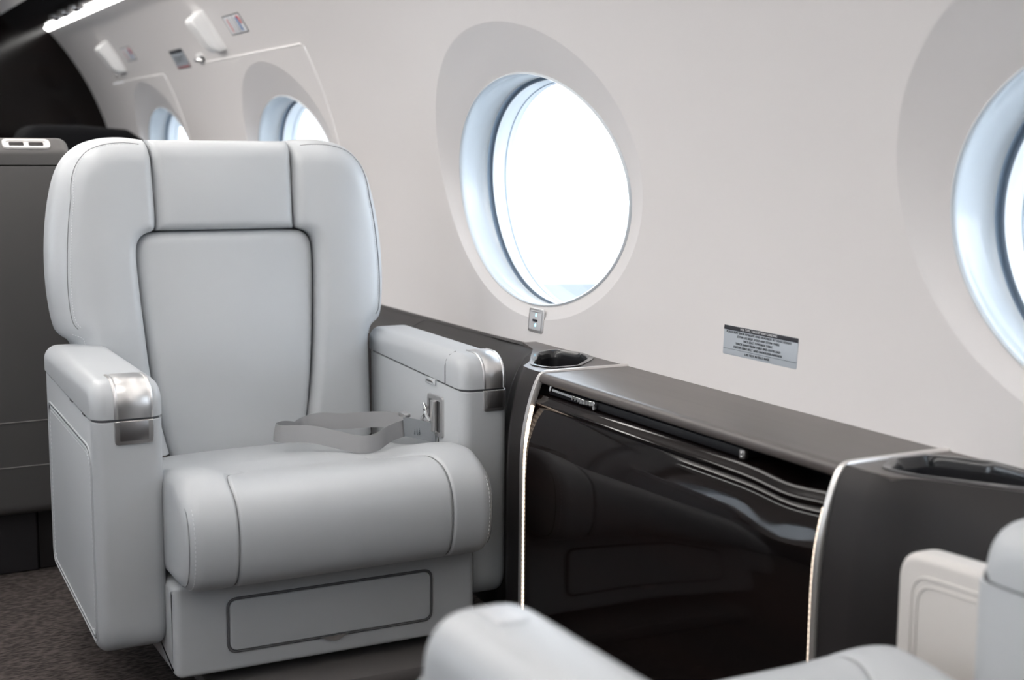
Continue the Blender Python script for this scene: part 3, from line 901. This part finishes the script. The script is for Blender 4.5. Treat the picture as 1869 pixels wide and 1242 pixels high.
# silver trims with LED strips on both ends of the cabinet
def trim_path():
    return smooth_line([(1.640, .6475), (1.55, .6475), (1.43, .6475), (1.405, .646), (1.393, .630), (1.380, .596), (1.370, .560), (1.3615, .520), (1.3575, .475), (1.3565, .42), (1.3560, .20), (1.3560, .0)], 90, 2)
for yy, s in ((Y2, -1), (Y1, 1)):
    T = trim_path(); tg2 = np.gradient(T, axis=0); tg2 /= np.linalg.norm(tg2, axis=1)[:, None]
    nr = np.stack([tg2[:, 1], -tg2[:, 0]], -1)       # pointing away from the cabinet
    if nr[-5][0] > 0: nr = -nr
    P = [[(p[0] - n_[0] * .012, a, p[1] - n_[1] * .012) if q else (p[0] + n_[0] * h, a, p[1] + n_[1] * h) for a, h, q in
          ((yy - .0062, 0, True), (yy - .0062, .000, False), (yy - .005, .0015, False), (yy + .005, .0015, False), (yy + .0062, 0, False), (yy + .0062, 0, True))] for p, n_ in zip(T, nr)]
    tr = grid('metal_trim', np.array(P), 'silver', cab, cv=True, smooth=40)
    k0 = int(90 * .30)
    yc_ = yy + s * .0084
    P = [[(p[0] + n_[0] * h - n_[0] * .002, yc_ + a, p[1] + n_[1] * h - n_[1] * .002) for a, h in ((-.0021, -.006), (-.0021, .0003), (-.001, .0012), (.001, .0012), (.0021, .0003), (.0021, -.006))] for p, n_ in list(zip(T, nr))[k0 + 4:]]
    grid('led_strip', np.array(P), 'led', tr, cv=True, smooth=60)

# ------------------------------------------------------------------ leather side ledges with tray pockets
def plate_hole(name, outer, inner, z, m, parent, depth=.05, rim='black', pocket='slot', n=120):
    c = np.mean(np.array(inner), axis=0)
    def byang(L, ang):
        L = np.array(L, float); Lc = np.vstack([L, L[:1]]) - c
        best = 0; d = np.array([math.cos(ang), math.sin(ang)])
        for a, b in zip(Lc[:-1], Lc[1:]):
            e = b - a; den = d[0] * -e[1] + d[1] * e[0]
            if abs(den) < 1e-12: continue
            t = (a[0] * -e[1] + a[1] * e[0]) / den; u = (d[0] * a[1] - d[1] * a[0]) / den
            if t > 0 and -1e-6 <= u <= 1 + 1e-6: best = max(best, t)
        return c + d * best
    A = sorted([2 * PI * k / n for k in range(n)])
    for v in outer:
        a = math.atan2(v[1] - c[1], v[0] - c[0]) % (2 * PI)
        k = min(range(n), key=lambda i: abs(((A[i] - a + PI) % (2 * PI)) - PI)); A[k] = a
    O = [byang(outer, a) for a in A]; I = [byang(inner, a) for a in A]
    def sc(L, k): return [c + (np.array(q) - c) * k for q in L]
    mk = lambda L, zz: [(q[0], q[1], zz) for q in L]
    I2 = sc(I, 1.0)
    B = [tuple(i + (o - i) / max(np.linalg.norm(o - i), 1e-6) * min(.014, np.linalg.norm(o - i) * .8)) for i, o in zip(I, O)]
    pl_ = grid(name, np.array([mk(O, z - .012), mk(O, z), mk(B, z)]), m, parent, cv=True, smooth=30)
    D = [tuple(i + (o - i) / max(np.linalg.norm(o - i), 1e-6) * min(.003, np.linalg.norm(o - i) * .2)) for i, o in zip(I, O)]
    grid('tray_rim', np.array([mk(B, z - .001), mk(B, z + .0025), mk(D, z + .0025), mk(I, z - .001), mk(sc(I, .985), z - .008), mk(sc(I, .97), z - .016)]), rim, pl_, cv=True, smooth=50)
    pk = grid('tray_pocket', np.array([mk(sc(I, .97), z - .014), mk(sc(I, .955), z - .02), mk(sc(I, .95), z - depth + .01), mk(sc(I, .92), z - depth), mk(sc(I, .01), z - depth)]), pocket, pl_, cv=True, smooth=50)
    return pl_

def ledge(label, yS, sg, inner, ylen, nm='side_ledge'):
    """sg=+1 runs towards +y from yS, -1 towards the camera"""
    root = thing(nm, label, 'side ledge', (1.5, yS + sg * .2, 0))
    Y = lambda d: yS + sg * d
    # station distance -> (x top edge, z top edge, shoulder drop width, x lower)
    st = [(.008, 1.404, .645, .0), (.05, 1.404, .645, .0), (.095, 1.410, .645, .02), (.14, 1.451, .645, .0), (.20, 1.486, .645, .15), (.26, 1.522, .6445, .4),
          (.32, 1.558, .643, .7), (.38, 1.580, .640, 1.), (.48, 1.590, .636, 1.)]
    st += [(d, 1.592, .634, 1.) for d in np.linspace(.56, ylen, 8)]
    D = np.array([q[0] for q in st]); XT = np.array([q[1] for q in st]); ZZ = np.array([q[2] for q in st]); KK = np.array([q[3] for q in st])
    dd = np.r_[np.linspace(.008, .5, 60), np.linspace(.52, ylen, 20)]
    rows = []
    def sm(v, A): return np.interp(v, D, A)
    for d in dd:
        d_ = np.array([d - .02, d, d + .02]).clip(.008, ylen)
        xt_ = sm(d_, XT).mean(); zt_ = sm(d_, ZZ).mean(); k = sm(d_, KK).mean()
        a = [(xt_, zt_), (xt_ - .010, zt_ - .010), (xt_ - .020, zt_ - .040), (xt_ - .032, zt_ - .095), (xt_ - .040, zt_ - .150), (xt_ - .043, zt_ - .22), (xt_ - .044, .30), (xt_ - .044, .10), (xt_ - .044, .0)]
        b = [(xt_, zt_), (xt_ - .020, zt_ - .004), (xt_ - .050, zt_ - .018), (xt_ - .082, zt_ - .046), (xt_ - .100, zt_ - .090), (xt_ - .108, zt_ - .16), (xt_ - .112, .30), (xt_ - .112, .10), (xt_ - .112, .0)]
        L = [(p[0] * (1 - k) + q[0] * k, p[1] * (1 - k) + q[1] * k) for p, q in zip(a, b)]
        L = [(x, z) for x, z in smooth_line(L, 30, 2)]
        rows.append([(x, Y(d), z) for x, z in L])
    bm = bmesh.new(); vs = add_grid(bm, np.array(rows))
    r0 = vs[0]; e0 = bm.verts.new((1.60, Y(.008), 0)); e1 = bm.verts.new((1.60, Y(.008), .642)); bm.faces.new(r0 + [e0, e1])
    from_bm('ledge_cover', bm, 'ledge' , root, 50)
    # top plate with the pocket
    tops = [(sm(d, XT), Y(d)) for d in np.linspace(.008, .42, 24)]
    outer = [(1.640, Y(.008))] + tops + [(1.640, Y(.42))]
    plate_hole('tray_plate', outer, [(a, yS + sg * b) for a, b in inner], .6452, 'satin', root)
    # narrow dark strip against the wall beyond the plate
    P = [[(1.652, Y(d), .6335 + .003 * (d < .45)), (sm(d, XT) - .001, Y(d), sm(d, ZZ) + .0006)] for d in np.linspace(.41, ylen, 20)]
    grid('wall_strip', np.array(P), 'ledge', root)
    # upholstery seams across the slope
    for d in ((.27, .95, 1.9, 2.9) if sg > 0 else (.62,)):
        i = int(np.argmin(abs(dd - d))); r = [Vector(q) for q in rows[i][:22]]
        path = [(q[0] - .0002, q[1] - sg * .03 * (1 - k_ / 21) ** 1.5 * 0 + sg * .0, q[2] + .0004) for k_, q in enumerate(r)]
        tube('cover_seam', path, .0013, 'seam', root, n=5)
    return root
cup = rpoly([(1.440, .098), (1.532, .240), (1.585, .270), (1.612, .190), (1.596, .125), (1.520, .045), (1.450, .040)], .03, 6)
lg = ledge('dark brown leather side ledge with a black cup recess, behind the armchair', Y2, 1, cup, 5.2)
tray = rpoly([(1.442, .062), (1.500, .020), (1.560, .022), (1.610, .10), (1.632, .30), (1.632, .40), (1.605, .40), (1.532, .235), (1.452, .115)], .022, 6)
lg2 = ledge('dark leather side ledge with a long black tray recess at the right edge', Y1, -1, tray, 1.9)
tb = box('pocket_tab', (1.478, 2.885, .575), (1.486, 2.925, .590), 'silver', lg, .002, 2)
# ------------------------------------------------------------------ small wall fittings
def wall_frame(y, z, off=0.):
    """matrix: local x = reading direction (-y), local y = up the wall, local z = into the cabin"""
    s = s_of_z(z); p = Vector(W(y, s, off)); th = s / RW
    up = Vector((-math.sin(th), 0, math.cos(th))); nrm = Vector((-math.cos(th), 0, -math.sin(th))); xr = Vector((0, -1, 0))
    m = Matrix((xr, up, nrm)).transposed().to_4x4(); m.translation = p
    return m
def mapped(o, mtx): o.data.transform(mtx); return o
def rounded_plate(name, w, h, th, r, m, parent, mtx, z=0., cx_=0, cy_=0, bev=.0008):
    S = rpoly([(-w / 2 + cx_, -h / 2 + cy_), (w / 2 + cx_, -h / 2 + cy_), (w / 2 + cx_, h / 2 + cy_), (-w / 2 + cx_, h / 2 + cy_)], r, 5)
    bm = inflate(S, z, z + th, min(bev, th / 2.2), None, 3)
    for v in bm.verts: v.co = Vector((v.co.y, v.co.z, v.co.x))
    for v in bm.verts: v.co = mtx @ v.co
    return from_bm(name, bm, m, parent)

# instruction placard
mt = wall_frame(2.080, .7480, .0005)
pc = thing('instruction_placard', 'small silver and black instruction placard on the wall above the side cabinet', 'placard', mt.translation)
rounded_plate('placard_plate', .227, .058, .0012, .003, 'plac', pc, mt, -.001)
rounded_plate('header_band', .227, .0085, .0006, .0012, 'ink', pc, mt, .0003, 0, .0245, .0002)
lines = ["FOR TAXI, TAKEOFF AND LANDING", "PLACE SEAT BACK UPRIGHT AND HEADREST AT HEAD HEIGHT", "STOW LEG REST, FOLD AND STOW TABLE", "FACE SEAT TOWARDS TABLE",
         "TRACK AWAY FROM TABLE AND OUTBOARD", "FASTEN SEAT BELT AND SHOULDER HARNESS", "LIFE VEST IN SEAT BASE"]
zz = [.0245, .0165, .0095, .0025, -.0045, -.0115, -.0225]
wd = [.112, .200, .130, .088, .138, .148, .076]
for i, (s_, y_, w_) in enumerate(zip(lines, zz, wd)):
    o = text_mesh('placard_text', s_, .0062, 'white_ink' if i == 0 else 'ink', pc, Matrix.Identity(4))
    xs = [v.co.x for v in o.data.vertices]; k = w_ / (max(xs) - min(xs))
    o.data.transform(Matrix.Diagonal((k, 1.0, 1, 1))); o.data.transform(mt @ Matrix.Translation((-.004, y_, .0011)))
rounded_plate('rule_line', .225, .0006, .0004, .0001, 'ink', pc, mt, .0003, 0, -.0170, .0001)

# window shade switch
mt = wall_frame(2.962, .697, .0)
sw_ = thing('window_shade_switch', 'small grey shade switch on the wall right below the nearest round window', 'switch', mt.translation)
rounded_plate('switch_bezel', .075, .061, .004, .010, 'silver', sw_, mt, -.001, bev=.002)
pl_ = rounded_plate('switch_plate', .061, .048, .0012, .006, 'switch', sw_, mt, .003)
rounded_plate('switch_rocker', .024, .006, .002, .0028, 'ink', pl_, mt, .004, 0, 0)
for s in (-1, 1): rounded_plate('switch_light', .005, .008, .0008, .002, 'led_blue', pl_, mt, .0041, .003, s * .0125 + .001, .0003)
rounded_plate('switch_slit', .05, .0012, .0008, .0003, 'ink', pl_, mt, .0041, 0, .021, .0003)

# exit handle covers, latches and placards near the two exits
def handle_cover(y, label):
    mt = wall_frame(y, 1.545, 0.)
    r = thing('exit_handle_cover', label, 'handle cover', mt.translation, 'white exit handle covers')
    # stepped housing: base flange + bulging body
    rounded_plate('cover_flange', .15, .170, .006, .02, 'plastic', r, mt, -.001, bev=.003)
    prof = smooth_line([(-.080, .004), (-.078, .026), (-.052, .044), (-.02, .048), (.02, .052), (.050, .058), (.076, .056), (.082, .004)], 34, 2)
    P = []
    for y_, h in prof:
        row = []
        for t in np.linspace(0, PI, 15):
            u = -math.cos(t); f = (1 - abs(u) ** 7) ** .14 if abs(u) < 1 else 0
            row.append(mt @ Vector((u * .055, y_, .004 + max(0, h - .004) * f)))
        P.append(row)
    grid('cover_body', np.array(P), 'plastic', r, smooth=60)
    return r
handle_cover(5.13, 'white plastic exit handle cover on the wall above the nearer exit window')
handle_cover(6.83, 'white plastic exit handle cover on the wall nearest the dark bulkhead')
def latch(y, z, k, label):
    mt = wall_frame(y, z, 0.)
    r = thing('exit_latch', label, 'latch', mt.translation)
    rounded_plate('latch_base', .075 * k, .035 * k, .004, .015 * k, 'plastic', r, mt, -.001, bev=.0015)
    bm = bmesh.new()
    add_tube(bm, [mt @ Vector((-.03 * k, 0, .004)), mt @ Vector((-.02 * k, .002, .016)), mt @ Vector((.012 * k, .004, .018)), mt @ Vector((.02 * k, -.006, .006))], .006 * k, 10)
    from_bm('latch_lever', bm, 'chrome', r)
    rounded_plate('latch_pad', .022 * k, .016 * k, .006, .004 * k, 'seam', r, mt, .004, .028 * k, .002)
latch(5.44, 1.462, 1.35, 'small chrome latch on the wall under the nearer exit handle cover')
latch(6.98, 1.467, .6, 'tiny dark latch on the wall under the far exit handle cover')
def sign(y, z, w, h, label, kind):
    mt = wall_frame(y, z, .0005)
    r = thing('exit_placard' if kind == 'exit' else 'exit_instruction_placard', label, 'placard', mt.translation)
    rounded_plate('placard_border', w, h, .001, .004, 'ink', r, mt, -.0005)
    rounded_plate('placard_face', w * .93, h * .90, .0008, .003, 'plac' if kind == 'exit' else 'white_ink', r, mt, .0002, bev=.0002)
    if kind == 'exit':
        rounded_plate('top_bar', w * .9, h * .12, .0006, .001, 'ink', r, mt, .0009, 0, h * .38, .0002)
        rounded_plate('bottom_bar', w * .9, h * .05, .0006, .0005, 'red', r, mt, .0009, 0, -h * .40, .0002)
        o = text_mesh('exit_text', 'EXIT', h * .42, 'ink', r, Matrix.Identity(4))
        xs = [v.co.x for v in o.data.vertices]; k = w * .62 / (max(xs) - min(xs))
        o.data.transform(Matrix.Diagonal((k, 1, 1, 1))); o.data.transform(mt @ Matrix.Translation((0, -h * .02, .0011)))
    else:
        for cx_, ww, c in ((-.30, .05, 'red'), (-.06, .07, 'switch'), (.12, .05, 'plac'), (.24, .08, 'blue')):
            rounded_plate('pictogram', w * ww, h * .70, .0006, .001, c, r, mt, .0009, w * cx_, -h * .02, .0002)
        bm = bmesh.new(); add_tube(bm, [mt @ Vector((w * a, h * b, .0013)) for a, b in ((.32, .36), (.38, .25), (.40, .10), (.39, -.02))], .004, 6)
        from_bm('red_arrow', bm, 'red', r)
        for b in (-.17, .05): rounded_plate('divider', w * .012, h * .86, .0006, .0005, 'ink', r, mt, .0009, w * b, 0, .0002)
sign(4.80, 1.546, .20, .075, 'small pictogram placard with a blue figure beside the nearer exit handle cover', 'pic')
sign(6.53, 1.540, .19, .07, 'small pictogram placard beside the far exit handle cover', 'pic')
sign(5.74, 1.477, .21, .085, 'grey exit placard with a dark upper bar on the wall between the exits', 'exit')

# ------------------------------------------------------------------ chairs behind
rear = thing('lounge_seat', 'grey leather seat back with shade in its colour at the left edge standing behind the grey armchair', 'seat', (.40, 3.78, 0))
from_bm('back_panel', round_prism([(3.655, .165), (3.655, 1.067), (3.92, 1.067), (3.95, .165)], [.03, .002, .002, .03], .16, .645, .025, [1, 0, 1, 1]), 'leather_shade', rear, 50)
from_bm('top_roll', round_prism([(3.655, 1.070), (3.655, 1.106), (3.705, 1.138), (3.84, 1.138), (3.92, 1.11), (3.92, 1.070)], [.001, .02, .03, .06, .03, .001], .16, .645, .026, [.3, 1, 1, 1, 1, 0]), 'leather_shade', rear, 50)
for z in (.410, .292): tube('panel_seam', [(.17, 3.6545, z), (.635, 3.6545, z + .004)], .0017, 'shaded_bead', rear, n=6)
# pale handle let into the front slope of the top roll
def hp(u, v, h):            # u along x, v up the slope, h off the surface
    return (.538 + u * .8, 3.678 + v * .84 - h * .54, 1.1225 + v * .54 + h * .84)
S = rpoly([(-.072, -.020), (.072, -.020), (.072, .020), (-.072, .020)], .016, 8)
I_ = [(a * .86, b * .62) for a, b in S]
hb = grid('handle_bezel', np.array([[hp(a, b, -.004) for a, b in S], [hp(a, b, .003) for a, b in S], [hp(a, b, .003) for a, b in I_], [hp(a, b, .000) for a, b in I_], [hp(0, 0, .000) for a, b in I_]]), 'white_bezel', rear, cv=True)
for a in (-.030, .030):
    S = [(p + a, q) for p, q in rpoly([(-.022, -.008), (.022, -.008), (.022, .008), (-.022, .008)], .004, 4)]
    grid('handle_slot', np.array([[hp(p, q, .0002) for p, q in S], [hp(p, q, .0012) for p, q in S], [hp(a, 0, .0012) for p, q in S]]), 'ledge', hb, cv=True)
box('plinth', (.10, 3.70, 0), (.530, 3.93, .165), 'dark', rear, .004, 1)
box('plinth_side', (.531, 3.71, 0), (.64, 3.93, .163), 'ledge', rear, .004, 1)
far = thing('dark_seat', 'dark leather seat top just showing between the bulkhead and the far exit window', 'seat', (1.2, 6.1, 0))
S = rpoly([(.85, .35), (1.38, .35), (1.38, 1.14), (1.30, 1.19), (1.10, 1.205), (.85, 1.205)], [.03, .03, .05, .05, .08, .1], 8)
bm = inflate(S, -6.25, -6.0, .05, None, 6)
for v in bm.verts: v.co = Vector((v.co.y, -v.co.x, v.co.z))
from_bm('seat_backrest', bm, 'dark_cloth', far, 50)
box('seat_base', (.85, 6.0, 0), (1.38, 6.6, .40), 'dark_cloth', far, .03, 3)

# ------------------------------------------------------------------ light
wd_ = bpy.data.worlds.new('daylight'); scn.world = wd_; wd_.use_nodes = True
bg = wd_.node_tree.nodes['Background']; bg.inputs['Color'].default_value = (.90, .955, 1, 1); bg.inputs['Strength'].default_value = 3.9
_n = wd_.node_tree.nodes; _l = wd_.node_tree.links
_tc = _n.new('ShaderNodeTexCoord'); _sx = _n.new('ShaderNodeSeparateXYZ'); _rp = _n.new('ShaderNodeValToRGB')
_l.new(_tc.outputs['Generated'], _sx.inputs[0]); _l.new(_sx.outputs['Z'], _rp.inputs['Fac']); _l.new(_rp.outputs['Color'], bg.inputs['Color'])
_rp.color_ramp.elements[0].position = .0; _rp.color_ramp.elements[0].color = (.93, .96, 1, 1)
_rp.color_ramp.elements[1].position = .75; _rp.color_ramp.elements[1].color = (.16, .18, .20, 1)
_e = _rp.color_ramp.elements.new(.25); _e.color = (.90, .95, 1, 1)
def area(name, loc, size, sy, energy, col, rot, portal=False, spread=PI):
    l = bpy.data.lights.new(name, 'AREA'); l.shape = 'RECTANGLE'; l.size = size; l.size_y = sy; l.energy = energy; l.color = col
    l.spread = spread
    if portal: l.cycles.is_portal = True
    o = bpy.data.objects.new(name, l); COL.objects.link(o); o.location = loc; o.rotation_euler = rot
    return o
for mir in (False, True):
    for y in [-.62] + YW:
        x, _, z = W(y, SC, -.19, mir)
        area('window_portal', (x, y, z), .60, .86, 1, (1, 1, 1), (0, (PI / 2 if not mir else -PI / 2), 0), portal=True)
for y, e in ((2.2, 3), (3.6, 5), (5.0, 9), (6.4, 8)):  # added fill lights below the ceiling, outside the view
    area('ceiling_fill', (.2826, y, 1.925), .35, .9, e, (1, .965, .93), (0, 0, 0))

for mir in (False, True):                            # added out-of-view fill, washing the ceiling from both valances
    x = .985 if not mir else 2 * X0 - .985
    area('ceiling_wash_fill', (x, 2.3, 1.815), .03, 6.4, 15, (1, .97, .94), (0, math.radians(122 if not mir else -122), 0))
# ------------------------------------------------------------------ camera
cam = bpy.data.cameras.new('camera'); co = bpy.data.objects.new('camera', cam); COL.objects.link(co)
f = 2500.
VL = Vector((-390 - 934.5, 262 - 621, f)); VX = Vector((4804.4, -316, f))
Yw = VL.normalized(); Xw = (VX - Yw * VX.dot(Yw)).normalized(); Zw = Xw.cross(Yw)
# camera axes (x right, y up, -z forward) in world coordinates
r = Vector((Xw.x, Yw.x, Zw.x)); dn = Vector((Xw.y, Yw.y, Zw.y)); fw = Vector((Xw.z, Yw.z, Zw.z))
m3 = Matrix((r, -dn, -fw)).transposed()
co.matrix_world = Matrix.Translation((0, 0, 1.12)) @ m3.to_4x4()
cam.sensor_width = 36; cam.lens = f / 1869 * 36; cam.clip_start = .05
cam.dof.use_dof = True; cam.dof.focus_distance = 2.95; cam.dof.aperture_fstop = 3.0
scn.camera = co

scn.view_settings.view_transform = 'Standard'; scn.view_settings.look = 'None'
scn.view_settings.exposure = .74; scn.view_settings.gamma = 1
scn.view_settings.use_curve_mapping = False
scn.cycles.max_bounces = 10; scn.cycles.diffuse_bounces = 6
scn.cycles.use_denoising = True
